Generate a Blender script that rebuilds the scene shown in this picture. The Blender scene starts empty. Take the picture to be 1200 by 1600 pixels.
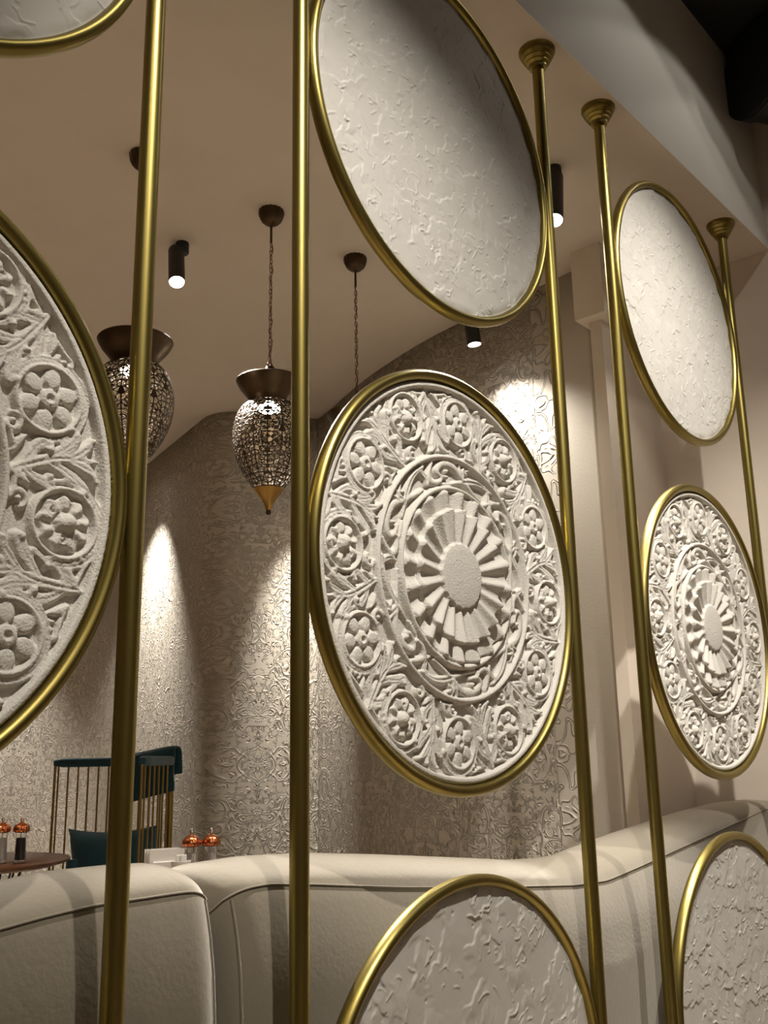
import bpy, bmesh, math, random
import numpy as np
from mathutils import Vector, Matrix

SC = bpy.context.scene
COL = SC.collection
R_ = math.radians
rng = np.random.default_rng(7)
random.seed(5)

# ------------------------------------------------------------------ camera, exposure, lights
CE = 2.9818                      # ceiling height above the aisle floor
MID = 1.5815                     # height of the carved roundels' centres
PITCH = 1.14018                  # bay spacing
VSTEP = 0.92916                  # spacing of roundels in a bay
RR = 0.40                        # outer radius of a roundel
PR = 0.0148                      # pole radius

cam_d = bpy.data.cameras.new('camera')
cam_d.sensor_fit = 'VERTICAL'
cam_d.sensor_height = 24.0
cam_d.lens = 24.0 * 1548.96 / 1600.0
cam_d.clip_start = 0.05
cam = bpy.data.objects.new('camera', cam_d)
COL.objects.link(cam)
fw = Vector((0.7343, 0.6341, 0.2424)).normalized()
rt = Vector((0.6569, -0.7537, -0.0186)); rt = (rt - fw * rt.dot(fw)).normalized()
up = rt.cross(fw)
M = Matrix(((rt.x, up.x, -fw.x, -1.4829), (rt.y, up.y, -fw.y, -1.0984), (rt.z, up.z, -fw.z, 1.25), (0, 0, 0, 1)))
cam.matrix_world = M
SC.camera = cam

SC.view_settings.view_transform = 'Standard'
SC.view_settings.look = 'None'
SC.view_settings.gamma = 1.0
SC.view_settings.use_curve_mapping = False
SC.view_settings.exposure = 1.45

w = bpy.data.worlds.new('world')
SC.world = w
w.use_nodes = True
w.node_tree.nodes['Background'].inputs[0].default_value = (0.9, 0.85, 0.8, 1)
w.node_tree.nodes['Background'].inputs[1].default_value = 0.004

WARM = (1.0, 0.88, 0.74)
NEUT = (1.0, 0.945, 0.87)


def spot(name, loc, target, power, angle, blend=0.3, color=WARM, radius=0.02, parent=None):
    d = bpy.data.lights.new(name, 'SPOT')
    d.energy = power; d.color = color; d.spot_size = R_(angle); d.spot_blend = blend; d.shadow_soft_size = radius
    o = bpy.data.objects.new(name, d)
    COL.objects.link(o)
    o.location = loc
    o.rotation_euler = (Vector(target) - Vector(loc)).to_track_quat('-Z', 'Y').to_euler()
    return o


def area(name, loc, target, power, sx, sy, color=WARM):
    d = bpy.data.lights.new(name, 'AREA')
    d.shape = 'RECTANGLE'; d.size = sx; d.size_y = sy; d.energy = power; d.color = color
    o = bpy.data.objects.new(name, d)
    COL.objects.link(o)
    o.location = loc
    o.rotation_euler = (Vector(target) - Vector(loc)).to_track_quat('-Z', 'Y').to_euler()
    return o


# track spots of the aisle, above and behind the viewer
spot('track_spot', (-0.96, -1.14, 3.50), (0.02, 0.0, 1.32), 126, 58, 1.0, NEUT, 0.02)
spot('track_spot', (0.52, -1.06, 3.50), (1.19, 0.0, 1.64), 116, 61, 1.0, NEUT, 0.02)
spot('track_spot', (-1.90, -1.10, 3.50), (-1.16, 0.0, 1.45), 13, 58, 1.0, WARM, 0.02)
for fx in (0.75, 1.2, 1.65):
    spot('track_spot', (fx, -0.62, 3.60), (fx, -0.42, 2.9), 1.5, 108, 0.15, NEUT, 0.02)
# unseen lights added: fill behind the viewer, lounge spots bouncing up to the ceiling
area('aisle_fill_light', (-1.5, -3.6, 3.55), (-1.5, -3.4, 0), 4.5, 3.0, 1.6, WARM)
spot('lounge_bounce_fill', (-0.7, 2.2, 2.96), (-0.7, 2.2, 0), 58, 80, 0.8, WARM, 0.04)
spot('lounge_bounce_fill', (-2.6, 2.2, 2.96), (-2.6, 2.2, 0), 75, 84, 0.8, WARM, 0.04)
spot('lounge_bounce_fill', (-0.6, 4.6, 2.96), (-0.6, 4.6, 0), 75, 84, 0.8, WARM, 0.04)


# ------------------------------------------------------------------ materials
def mat(name, color, rough=0.6, metal=0.0, spec=0.5):
    m = bpy.data.materials.new(name)
    m.use_nodes = True
    b = m.node_tree.nodes['Principled BSDF']
    b.inputs['Base Color'].default_value = (*color, 1)
    b.inputs['Roughness'].default_value = rough
    b.inputs['Metallic'].default_value = metal
    b.inputs['Specular IOR Level'].default_value = spec
    return m


def nd(m, kind, **kw):
    n = m.node_tree.nodes.new(kind)
    for k, v in kw.items():
        setattr(n, k, v)
    return n


def lk(m, a, b):
    m.node_tree.links.new(a, b)


def bsdf(m):
    return m.node_tree.nodes['Principled BSDF']


def grain(m, scale, strength, dist=0.002, detail=3.0, color_var=0.0, coord='Object'):
    tc = nd(m, 'ShaderNodeTexCoord')
    n = nd(m, 'ShaderNodeTexNoise')
    n.inputs['Scale'].default_value = scale; n.inputs['Detail'].default_value = detail
    lk(m, tc.outputs[coord], n.inputs['Vector'])
    bp = nd(m, 'ShaderNodeBump')
    bp.inputs['Strength'].default_value = strength; bp.inputs['Distance'].default_value = dist
    lk(m, n.outputs['Fac'], bp.inputs['Height'])
    lk(m, bp.outputs['Normal'], bsdf(m).inputs['Normal'])
    if color_var:
        n2 = nd(m, 'ShaderNodeTexNoise')
        n2.inputs['Scale'].default_value = scale * 0.06; n2.inputs['Detail'].default_value = 4
        lk(m, tc.outputs[coord], n2.inputs['Vector'])
        mx = nd(m, 'ShaderNodeMix', data_type='RGBA')
        c = bsdf(m).inputs['Base Color'].default_value[:3]
        mx.inputs[6].default_value = (*[x * (1 - color_var) for x in c], 1)
        mx.inputs[7].default_value = (*[min(1, x * (1 + color_var)) for x in c], 1)
        lk(m, n2.outputs['Fac'], mx.inputs[0])
        lk(m, mx.outputs[2], bsdf(m).inputs['Base Color'])
    return m


M_paint = grain(mat('warm_white_paint', (0.60, 0.53, 0.455), 0.85), 160, 0.15, 0.001, 2, 0.04)
M_fascia = grain(mat('grey_white_paint', (0.62, 0.59, 0.53), 0.85), 60, 0.25, 0.002, 4, 0.06)
M_plain = grain(mat('taupe_wall_paint', (0.66, 0.575, 0.485), 0.85), 90, 0.2, 0.001, 3, 0.05)
M_black = mat('matt_black', (0.012, 0.012, 0.012), 0.55)
M_blackceil = grain(mat('black_ceiling_paint', (0.012, 0.012, 0.012), 0.9), 20, 0.4, 0.01)
M_gold = grain(mat('brushed_brass', (0.29, 0.23, 0.068), 0.36, 1.0), 9, 0.06, 0.004, 2, 0.10)
M_plaster = grain(mat('cast_plaster', (0.60, 0.565, 0.50), 0.9, 0, 0.2), 330, 0.9, 0.0016, 3, 0.05)
M_trowel = grain(mat('trowelled_plaster', (0.455, 0.43, 0.385), 0.85, 0, 0.25), 120, 0.28, 0.0012, 5, 0.06)
M_sofa = mat('beige_velvet', (0.135, 0.115, 0.083), 0.9, 0, 0.1)
bsdf(M_sofa).inputs['Sheen Weight'].default_value = 1.0
bsdf(M_sofa).inputs['Sheen Tint'].default_value = (1.0, 0.95, 0.86, 1)
bsdf(M_sofa).inputs['Sheen Roughness'].default_value = 0.4
grain(M_sofa, 110, 0.14, 0.0035, 7, 0.10)
M_teal = mat('teal_velvet', (0.012, 0.055, 0.075), 0.75, 0, 0.2)
bsdf(M_teal).inputs['Sheen Weight'].default_value = 0.25
grain(M_teal, 60, 0.2, 0.003, 4, 0.15)
M_thin = mat('chair_brass', (0.34, 0.23, 0.07), 0.4, 1.0)
M_bronze = grain(mat('dark_bronze', (0.075, 0.05, 0.028), 0.42, 0.9), 40, 0.15, 0.002, 3, 0.3)
M_fret = mat('bronze_fretwork', (0.055, 0.036, 0.02), 0.5, 0.6)
M_tip = grain(mat('antique_gold', (0.36, 0.21, 0.06), 0.4, 0.9), 60, 0.2, 0.002, 3, 0.3)
M_chain = mat('copper_chain', (0.20, 0.085, 0.045), 0.45, 0.9)
M_copper = mat('polished_copper', (0.75, 0.24, 0.10), 0.18, 1.0)
M_silver = mat('polished_steel', (0.7, 0.68, 0.64), 0.2, 1.0)
M_pepper = grain(mat('peppercorns', (0.012, 0.009, 0.007), 0.6), 500, 1.0, 0.004)
M_salt = grain(mat('coarse_salt', (0.72, 0.68, 0.64), 0.6), 500, 1.0, 0.003)
M_paper = mat('white_paper_napkin', (0.78, 0.74, 0.68), 0.8)
M_china = mat('white_china', (0.80, 0.77, 0.72), 0.3)
M_floor = grain(mat('pale_oak_floor', (0.46, 0.36, 0.26), 0.5), 8, 0.2, 0.003, 5, 0.2)
M_glass = mat('clear_acrylic', (1, 1, 1), 0.05)
bsdf(M_glass).inputs['Transmission Weight'].default_value = 1.0
bsdf(M_glass).inputs['IOR'].default_value = 1.35
M_tan = grain(mat('taupe_fabric', (0.30, 0.25, 0.20), 0.9), 90, 0.3, 0.002)


def wood_mat():
    m = mat('walnut_table_top', (0.12, 0.05, 0.025), 0.35)
    tc = nd(m, 'ShaderNodeTexCoord'); mp = nd(m, 'ShaderNodeMapping')
    mp.inputs['Scale'].default_value = (3, 40, 40)
    n = nd(m, 'ShaderNodeTexNoise'); n.inputs['Scale'].default_value = 3; n.inputs['Detail'].default_value = 6
    rp = nd(m, 'ShaderNodeValToRGB')
    rp.color_ramp.elements[0].color = (0.07, 0.028, 0.013, 1); rp.color_ramp.elements[1].color = (0.20, 0.09, 0.045, 1)
    lk(m, tc.outputs['Object'], mp.inputs['Vector']); lk(m, mp.outputs[0], n.inputs['Vector'])
    lk(m, n.outputs['Fac'], rp.inputs[0]); lk(m, rp.outputs[0], bsdf(m).inputs['Base Color'])
    return m


M_wood = wood_mat()


def emit(name, color, strength):
    m = mat(name, color, 0.5)
    bsdf(m).inputs['Emission Color'].default_value = (*color, 1)
    bsdf(m).inputs['Emission Strength'].default_value = strength
    return m


M_lens = emit('lit_spot_lens', (1.0, 0.95, 0.88), 14)
M_bulb = emit('lit_bulb', (1.0, 0.93, 0.75), 9)


def damask_mat():
    """cream plaster with a mirrored arabesque of thin raised worms, in wall metres (UV)"""
    m = mat('damask_relief_plaster', (0.49, 0.445, 0.375), 0.8, 0, 0.3)
    uv = nd(m, 'ShaderNodeUVMap'); uv.uv_map = 'UVMap'
    sp = nd(m, 'ShaderNodeSeparateXYZ'); lk(m, uv.outputs[0], sp.inputs[0])

    def math_(op, a, b=None, c=None, clamp=False):
        n = nd(m, 'ShaderNodeMath', operation=op, use_clamp=clamp)
        for i, v in enumerate((a, b, c)):
            if v is None:
                continue
            if isinstance(v, (int, float)):
                n.inputs[i].default_value = v
            else:
                lk(m, v, n.inputs[i])
        return n.outputs[0]

    u, v = sp.outputs[0], sp.outputs[1]
    pu = math_('PINGPONG', u, 0.47); pv = math_('PINGPONG', v, 0.62)
    cb = nd(m, 'ShaderNodeCombineXYZ'); lk(m, pu, cb.inputs[0]); lk(m, pv, cb.inputs[1])

    def noise(scale, detail=1.0, rough=0.5, dist=0.0, z=0.0, vec=None):
        n = nd(m, 'ShaderNodeTexNoise'); n.inputs['Scale'].default_value = scale
        n.inputs['Detail'].default_value = detail; n.inputs['Roughness'].default_value = rough
        n.inputs['Distortion'].default_value = dist
        ad = nd(m, 'ShaderNodeVectorMath', operation='ADD'); ad.inputs[1].default_value = (0, 0, z)
        lk(m, vec or cb.outputs[0], ad.inputs[0]); lk(m, ad.outputs[0], n.inputs['Vector'])
        return n.outputs['Fac']

    def ridge(fac, centre, width):
        d = math_('ABSOLUTE', math_('SUBTRACT', fac, centre))
        return math_('SUBTRACT', 1.0, math_('DIVIDE', d, width), clamp=True)

    n1 = noise(27, 1.0, 0.5, 0.45)
    worms = math_('MAXIMUM', ridge(n1, 0.5, 0.045), ridge(n1, 0.60, 0.03))
    worms = math_('MAXIMUM', worms, ridge(n1, 0.40, 0.03))
    gate = math_('GREATER_THAN', noise(40, 0, 0.5, 0, 3.1), 0.44)
    worms = math_('MULTIPLY', worms, gate)
    n2 = noise(8.5, 0, 0.5, 0.8, 7.7)
    vines = math_('MAXIMUM', ridge(n2, 0.5, 0.020), ridge(n2, 0.57, 0.018))
    # ring medallions at the mirror axes
    dx = math_('SUBTRACT', pu, 0.0); dy = math_('SUBTRACT', pv, 0.12)
    rad = math_('SQRT', math_('ADD', math_('MULTIPLY', dx, dx), math_('MULTIPLY', dy, dy)))
    rings = math_('MAXIMUM', ridge(rad, 0.055, 0.005), ridge(rad, 0.095, 0.005))
    rings = math_('MAXIMUM', rings, ridge(rad, 0.085, 0.004))
    h = math_('MAXIMUM', math_('MAXIMUM', worms, math_('MULTIPLY', vines, 0.9)), math_('MULTIPLY', rings, 0.9))
    flat = math_('GREATER_THAN', noise(3.0, 0, 0.5, 0, 11.3), 0.33)
    h = math_('MULTIPLY', h, math_('ADD', 0.12, math_('MULTIPLY', flat, 0.88)))
    # border strip beside the pier: bigger motif, framed by two thin grooves, and a plain margin
    cbb = nd(m, 'ShaderNodeCombineXYZ'); lk(m, math_('MULTIPLY', u, 1.0), cbb.inputs[0])
    lk(m, math_('PINGPONG', v, 0.21), cbb.inputs[1])
    n3 = noise(11, 0, 0.5, 1.5, 1.9, cbb.outputs[0])
    bord = math_('MAXIMUM', ridge(n3, 0.5, 0.04), ridge(n3, 0.62, 0.03))
    isb = math_('LESS_THAN', u, 0.27)
    margin = math_('GREATER_THAN', u, 0.16)
    h = math_('ADD', math_('MULTIPLY', h, math_('SUBTRACT', 1.0, isb)), math_('MULTIPLY', bord, math_('MULTIPLY', isb, margin)))
    groove = math_('MAXIMUM', ridge(u, 0.27, 0.006), ridge(u, 0.16, 0.006))
    h = math_('SUBTRACT', h, math_('MULTIPLY', groove, 0.6))
    fine = noise(120, 3, 0.6, 0, 5.0, uv.outputs[0])
    h = math_('ADD', h, math_('MULTIPLY', fine, 0.10))
    bp = nd(m, 'ShaderNodeBump'); bp.inputs['Strength'].default_value = 1.0; bp.inputs['Distance'].default_value = 0.0056
    lk(m, h, bp.inputs['Height']); lk(m, bp.outputs['Normal'], bsdf(m).inputs['Normal'])
    return m


M_damask = damask_mat()


# ------------------------------------------------------------------ helpers
class MB:
    def __init__(s):
        s.v = []; s.f = []

    def add(s, v, f):
        o = len(s.v)
        s.v += [tuple(map(float, p)) for p in v]
        s.f += [tuple(i + o for i in q) for q in f]
        return s

    def box(s, lo, hi):
        x0, y0, z0 = lo; x1, y1, z1 = hi
        return s.add([(x0, y0, z0), (x1, y0, z0), (x1, y1, z0), (x0, y1, z0), (x0, y0, z1), (x1, y0, z1), (x1, y1, z1), (x0, y1, z1)],
                     [(0, 3, 2, 1), (4, 5, 6, 7), (0, 1, 5, 4), (1, 2, 6, 5), (2, 3, 7, 6), (3, 0, 4, 7)])

    def tube(s, pts, r, n=12, closed=False, caps=True):
        pts = [Vector(p) for p in pts]
        m = len(pts)
        rs = r if hasattr(r, '__len__') else [r] * m
        v = []; f = []
        nrm = None
        for i, p in enumerate(pts):
            a = pts[(i - 1) % m] if (closed or i > 0) else p
            b = pts[(i + 1) % m] if (closed or i < m - 1) else p
            t = (b - a).normalized()
            if nrm is None:
                nrm = t.orthogonal().normalized()
                if closed:
                    nrm = Vector((0, 1, 0)) if abs(t.y) < 0.9 else nrm
            nrm = (nrm - t * nrm.dot(t)).normalized()
            bi = t.cross(nrm)
            for k in range(n):
                a_ = 2 * math.pi * k / n
                v.append(p + rs[i] * (math.cos(a_) * nrm + math.sin(a_) * bi))
        rng_ = range(m) if closed else range(m - 1)
        for i in rng_:
            j = (i + 1) % m
            for k in range(n):
                l = (k + 1) % n
                f.append((i * n + k, i * n + l, j * n + l, j * n + k))
        if caps and not closed:
            f.append(tuple(range(n - 1, -1, -1)))
            f.append(tuple((m - 1) * n + k for k in range(n)))
        return s.add(v, f)

    def lathe(s, prof, n=32, origin=(0, 0, 0), rad=None):
        """prof: (r, z) pairs; rad(k) optional radius multiplier per segment"""
        ox, oy, oz = origin
        v = []; f = []
        for r, z in prof:
            for k in range(n):
                a = 2 * math.pi * k / n
                q = r * (rad(k) if rad else 1)
                v.append((ox + q * math.cos(a), oy + q * math.sin(a), oz + z))
        for i in range(len(prof) - 1):
            for k in range(n):
                l = (k + 1) % n
                f.append((i * n + k, i * n + l, (i + 1) * n + l, (i + 1) * n + k))
        if prof[0][0] > 1e-6:
            f.append(tuple(range(n - 1, -1, -1)))
        if prof[-1][0] > 1e-6:
            f.append(tuple((len(prof) - 1) * n + k for k in range(n)))
        return s.add(v, f)

    def build(s, name, m, parent=None, smooth=True, auto=40):
        me = bpy.data.meshes.new(name)
        me.from_pydata(s.v, [], s.f)
        me.materials.append(m)
        bm = bmesh.new(); bm.from_mesh(me)
        bmesh.ops.remove_doubles(bm, verts=bm.verts, dist=1e-6)
        bmesh.ops.recalc_face_normals(bm, faces=bm.faces)
        if smooth:
            for fa in bm.faces:
                fa.smooth = True
            lim = R_(auto)
            for e in bm.edges:
                if len(e.link_faces) == 2 and e.calc_face_angle(0) > lim:
                    e.smooth = False
        bm.to_mesh(me); bm.free()
        return link(name, me, parent)


def link(name, me, parent=None):
    o = bpy.data.objects.new(name, me)
    COL.objects.link(o)
    if parent is not None:
        o.parent = parent
    return o


def empty(name, loc, label, cat, group=None, rz=0):
    o = bpy.data.objects.new(name, None)
    COL.objects.link(o)
    o.empty_display_size = 0.1
    o.location = loc
    o.rotation_euler = (0, 0, rz)
    tag(o, label, cat, group)
    return o


def tag(o, label, cat, group=None):
    o['label'] = label; o['category'] = cat
    if group:
        o['group'] = group
    return o


def struct(o):
    o['kind'] = 'structure'
    return o


def copy_tree(o, parent=None):
    c = o.copy(); COL.objects.link(c)
    if parent is not None:
        c.parent = parent
    for ch in list(o.children):
        copy_tree(ch, c)
    return c


def bevel(o, wdt, seg=2):
    b = o.modifiers.new('bevel', 'BEVEL'); b.width = wdt; b.segments = seg; b.limit_method = 'ANGLE'
    return o


def spline(pts, n):
    """Catmull-Rom through 2-D or 3-D points, n samples"""
    P = np.array(pts, float)
    P = np.vstack([2 * P[0] - P[1], P, 2 * P[-1] - P[-2]])
    k = len(P) - 3
    t = np.linspace(0, k - 1e-9, n)
    i = t.astype(int); u = (t - i)[:, None]
    a, b, c, d = P[i], P[i + 1], P[i + 2], P[i + 3]
    return 0.5 * ((2 * b) + (c - a) * u + (2 * a - 5 * b + 4 * c - d) * u ** 2 + (3 * b - a - 3 * c + d) * u ** 3)


def grid_mesh(name, V, F, m, parent=None, smooth=True):
    me = bpy.data.meshes.new(name)
    me.vertices.add(len(V)); me.vertices.foreach_set('co', np.asarray(V, np.float32).ravel())
    F = np.asarray(F, np.int32)
    me.loops.add(F.size); me.loops.foreach_set('vertex_index', F.ravel())
    me.polygons.add(len(F))
    me.polygons.foreach_set('loop_start', np.arange(0, F.size, F.shape[1], dtype=np.int32))
    me.polygons.foreach_set('loop_total', np.full(len(F), F.shape[1], np.int32))
    if smooth:
        me.polygons.foreach_set('use_smooth', np.ones(len(F), bool))
    me.materials.append(m)
    me.update(calc_edges=True); me.validate()
    return link(name, me, parent)


# ------------------------------------------------------------------ the room
# aisle floor and raised lounge floor
struct(MB().box((-6, -6, -0.1), (3.2, 0.0, 0.0)).build('floor', M_floor, smooth=False))
struct(MB().box((-6, 0.0, -0.1), (3.2, 6.6, 0.12)).build('floor_lounge', M_floor, smooth=False))
# ceiling over the lounge, down to the fascia edge
struct(MB().box((-6, -0.056, CE), (3.2, 6.6, CE + 0.12)).build('ceiling', M_paint, smooth=False))
# fascia rising from the ceiling edge on the aisle side
struct(MB().box((-6, -0.056, CE + 0.12), (1.84, 0.10, 3.66)).build('trim_1', M_fascia, smooth=False))
struct(MB().box((-6, -0.058, CE), (1.84, -0.056, CE + 0.12)).build('trim_2', M_fascia, smooth=False))
# black aisle ceiling
struct(MB().box((-6, -6, 3.66), (3.2, 0.10, 3.8)).build('ceiling_aisle', M_blackceil, smooth=False))

# the long back wall: smooth S curve with the damask relief
wc = spline([(1.57, 0.47), (1.61, 0.75), (1.68, 1.25), (1.83, 1.75), (2.02, 2.18), (2.08, 2.38), (1.93, 2.50), (1.72, 2.62), (1.66, 2.70), (1.70, 2.86), (1.85, 3.32), (2.03, 3.88), (2.20, 4.5), (2.13, 5.1), (1.75, 5.58), (1.0, 5.88), (0.0, 6.05), (-1.4, 6.2)], 300)
seg = np.concatenate([[0], np.cumsum(np.hypot(*np.diff(wc, axis=0).T))])
nz = 12
V = []; F = []
for i, (x, y) in enumerate(wc):
    for j in range(nz):
        V.append((x, y, 0.12 + (CE - 0.12) * j / (nz - 1)))
for i in range(len(wc) - 1):
    for j in range(nz - 1):
        a = i * nz + j
        F.append((a, a + 1, a + nz + 1, a + nz))
wall = grid_mesh('wall_back', V, F, M_damask)
uvl = wall.data.uv_layers.new(name='UVMap')
li = np.empty(len(wall.data.loops), np.int32); wall.data.loops.foreach_get('vertex_index', li)
VV = np.array(V)
uvl.data.foreach_set('uv', np.stack([np.repeat(seg, nz)[li], VV[li, 2]], 1).astype(np.float32).ravel())
sol = wall.modifiers.new('thick', 'SOLIDIFY'); sol.thickness = 0.08; sol.offset = 1.0
struct(wall)

# pier at the end of the relief wall, with its boxed head
struct(MB().box((1.425, 0.40, 0.12), (1.95, 0.445, 2.72)).build('wall_pier', M_plain, smooth=False))
struct(MB().box((1.375, 0.36, 2.72), (1.95, 0.475, CE)).build('trim_3', M_plain, smooth=False))
# end wall of the aisle and lounge on the right
struct(MB().box((1.84, -6, -0.1), (2.0, 0.41, 3.7)).build('wall_right', M_plain, smooth=False))
# walls never seen from here that close the room
struct(MB().box((-6.1, -6, -0.1), (-6.0, 6.6, 3.8)).build('wall_left', M_plain, smooth=False))
struct(MB().box((-6, -6.1, -0.1), (2.0, -6.0, 3.8)).build('wall_rear', M_plain, smooth=False))
struct(MB().box((-6, 6.5, 0.12), (3.2, 6.6, CE)).build('wall_far', M_paint, smooth=False))

# black round duct under the black ceiling
duct = empty('ventilation_duct', (1.62, -0.42, 3.50), 'fat black round duct below the black ceiling at top right', 'duct')
ax = Vector((0.82, -0.5, 0.0)).normalized()
MB().tube([Vector((0, 0, 0)), ax * 0.2, ax * 0.9], 0.16, 40).build('duct_pipe', M_black, duct)
MB().tube([ax * 0.01, ax * 0.05], 0.166, 40).build('duct_collar', M_black, duct)
duct.location = (1.53, -0.17, 3.49)


# ------------------------------------------------------------------ plaster roundels (relief computed as height fields)
N = 500
HALF = 0.373
g = np.linspace(-HALF, HALF, N)
GX, GZ = np.meshgrid(g, g, indexing='ij')
GR = np.hypot(GX, GZ); GT = np.arctan2(GZ, GX)
CELL = g[1] - g[0]


def stamp(h, pts, wds, hts, power=0.5):
    """raise a rounded stroke along pts (already dense)"""
    for (x, z), wd, ht in zip(pts, wds, hts):
        i0 = max(0, int((x - wd + HALF) / CELL)); i1 = min(N, int((x + wd + HALF) / CELL) + 2)
        j0 = max(0, int((z - wd + HALF) / CELL)); j1 = min(N, int((z + wd + HALF) / CELL) + 2)
        if i0 >= i1 or j0 >= j1:
            continue
        d2 = ((g[i0:i1, None] - x) ** 2 + (g[None, j0:j1] - z) ** 2) / wd ** 2
        s = ht * np.clip(1 - d2, 0, 1) ** power
        h[i0:i1, j0:j1] = np.maximum(h[i0:i1, j0:j1], s)


def stroke(h, pts, w0, w1, w2, ht0, ht1=None, power=0.5, n=None):
    P = np.array(pts, float)
    L = np.hypot(*np.diff(P, axis=0).T).sum()
    n = n or max(6, int(L / 0.0016))
    C = spline(P, n)
    t = np.linspace(0, 1, n)
    wd = np.where(t < 0.5, w0 + (w1 - w0) * t * 2, w1 + (w2 - w1) * (t - 0.5) * 2)
    ht = ht0 + ((ht1 if ht1 is not None else ht0) - ht0) * t
    stamp(h, C, np.maximum(wd, 0.0017), ht, power)
    return C


GROOVE = np.zeros((N, N))


def groove(pts, w=0.0019, depth=0.0026):
    P = np.array(pts, float)
    n = max(5, int(np.hypot(*np.diff(P, axis=0).T).sum() / 0.0012))
    C = spline(P, n)
    stamp(GROOVE, C, np.full(n, w), np.full(n, depth) * np.sin(np.linspace(0.25, math.pi - 0.25, n)) ** 0.5, 1.0)


def pol(r, a):
    return np.array([r * math.cos(a), r * math.sin(a)])


def spiral(c, r0, a0, turns, r1=0.002, n=26):
    t = np.linspace(0, 1, n)
    rr = r0 + (r1 - r0) * t
    aa = a0 + turns * 2 * math.pi * t
    return np.stack([c[0] + rr * np.cos(aa), c[1] + rr * np.sin(aa)], 1)


def spray(h, A, flip, sg, ht, j):
    """acanthus spray filling the wedge between two rosettes; flip hangs it from the rim"""
    def Q(u, v):
        if flip:
            u = 1 - u
        r = 0.2345 + 0.1165 * u
        return pol(r, A + sg * v / r)
    J = lambda: 1 + j.normal() * 0.06
    st = [Q(0.0, -0.014), Q(0.22, -0.006), Q(0.5, 0.002), Q(0.78, 0.003)]
    # body of the spray, then lobes: each a flat tongue that swells and curls over at its end
    stroke(h, st, 0.0055, 0.0085, 0.0045, ht * 0.80, ht * 0.86, 0.12)
    lobes = [
        ([(0.14, -0.004), (0.24, 0.010), (0.36, 0.020), (0.46, 0.020), (0.45, 0.013)], 0.0105),
        ([(0.10, -0.008), (0.22, -0.020), (0.34, -0.029), (0.44, -0.028), (0.43, -0.021)], 0.0100),
        ([(0.38, 0.002), (0.54, 0.010), (0.70, 0.022), (0.80, 0.033), (0.73, 0.040)], 0.0122),
        ([(0.40, -0.001), (0.58, -0.012), (0.72, -0.024), (0.84, -0.033), (0.79, -0.042)], 0.0118),
        ([(0.66, 0.003), (0.80, 0.009), (0.92, 0.017), (0.99, 0.028)], 0.0092),
        ([(0.66, 0.001), (0.82, -0.007), (0.93, -0.014), (0.98, -0.025)], 0.0088),
        ([(0.68, 0.002), (0.86, 0.001), (0.985, 0.000)], 0.0074),
    ]
    for k, (pts, w) in enumerate(lobes):
        P = [Q(u, v * J()) for u, v in pts]
        stroke(h, P, 0.0045, w * J() * 0.86, w * 0.42, ht * (0.66 + 0.05 * (k % 3)), ht * (1.0 + 0.14 * (k % 2)), 0.16)
        stamp(h, [P[-1]], [w * 0.52], [ht * 1.26], 0.30)
        groove(P[:-1], 0.0017, 0.0026)
        if w > 0.0095:
            d = (P[2] - P[1]) / np.hypot(*(P[2] - P[1])); o_ = np.array([-d[1], d[0]]) * w * 0.42
            groove([P[1] + o_ * 0.7, P[2] + o_, P[2] * 0.4 + P[3] * 0.6 + o_ * 0.8], 0.0015, 0.0018)
            groove([P[1] - o_ * 0.7, P[2] - o_, P[2] * 0.4 + P[3] * 0.6 - o_ * 0.8], 0.0015, 0.0018)
    groove(st, 0.0021, 0.0030)
    # side curls in the open corners below the rosettes, with a bead in the eye
    for v, t in ((0.047, 1), (-0.050, -1)):
        c = Q(0.085, v)
        stroke(h, [Q(0.04, v * 0.42), Q(0.03, v * 0.75)] + [c + 0.0105 * np.array([math.cos(a), math.sin(a)]) for a in np.linspace(A + (math.pi if not flip else 0) + 0.3 * t * sg, A + (math.pi if not flip else 0) + t * sg * 4.6, 8)], 0.0036, 0.0052, 0.0034, ht * 0.85, ht * 0.95, 0.18)
        stamp(h, [c], [0.0048], [ht * 1.1], 0.35)
    # small leaves against the frame the spray springs from
    for v, d in ((0.028, 1), (-0.030, -1)):
        stroke(h, [Q(0.03, v * 0.35), Q(0.10, v * 0.75), Q(0.20, v * 1.05)], 0.003, 0.0060, 0.0022, ht * 0.85, ht * 0.95, 0.15)


ROT0 = R_(-3.0)
CUP_R, FLO_R = 0.309, 0.300


def flower(h, c, a0, rs):
    for k in range(6):
        a = a0 + k * math.pi / 3
        p = c + 0.0255 * np.array([math.cos(a), math.sin(a)])
        q = c + 0.0295 * np.array([math.cos(a), math.sin(a)])
        stamp(h, [p, q], [0.0118, 0.0118], [0.0092, 0.0086], 0.10)
    stamp(h, [c], [0.0145], [0.0128], 0.22)
    t = np.linspace(0, 2 * math.pi, 14)
    groove(np.stack([c[0] + 0.0092 * np.cos(t), c[1] + 0.0092 * np.sin(t)], 1), 0.0017, 0.0018)
    # pit in the centre
    d = np.hypot(GX - c[0], GZ - c[1])
    h[d < 0.0052] = np.minimum(h[d < 0.0052], 0.0075)


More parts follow.
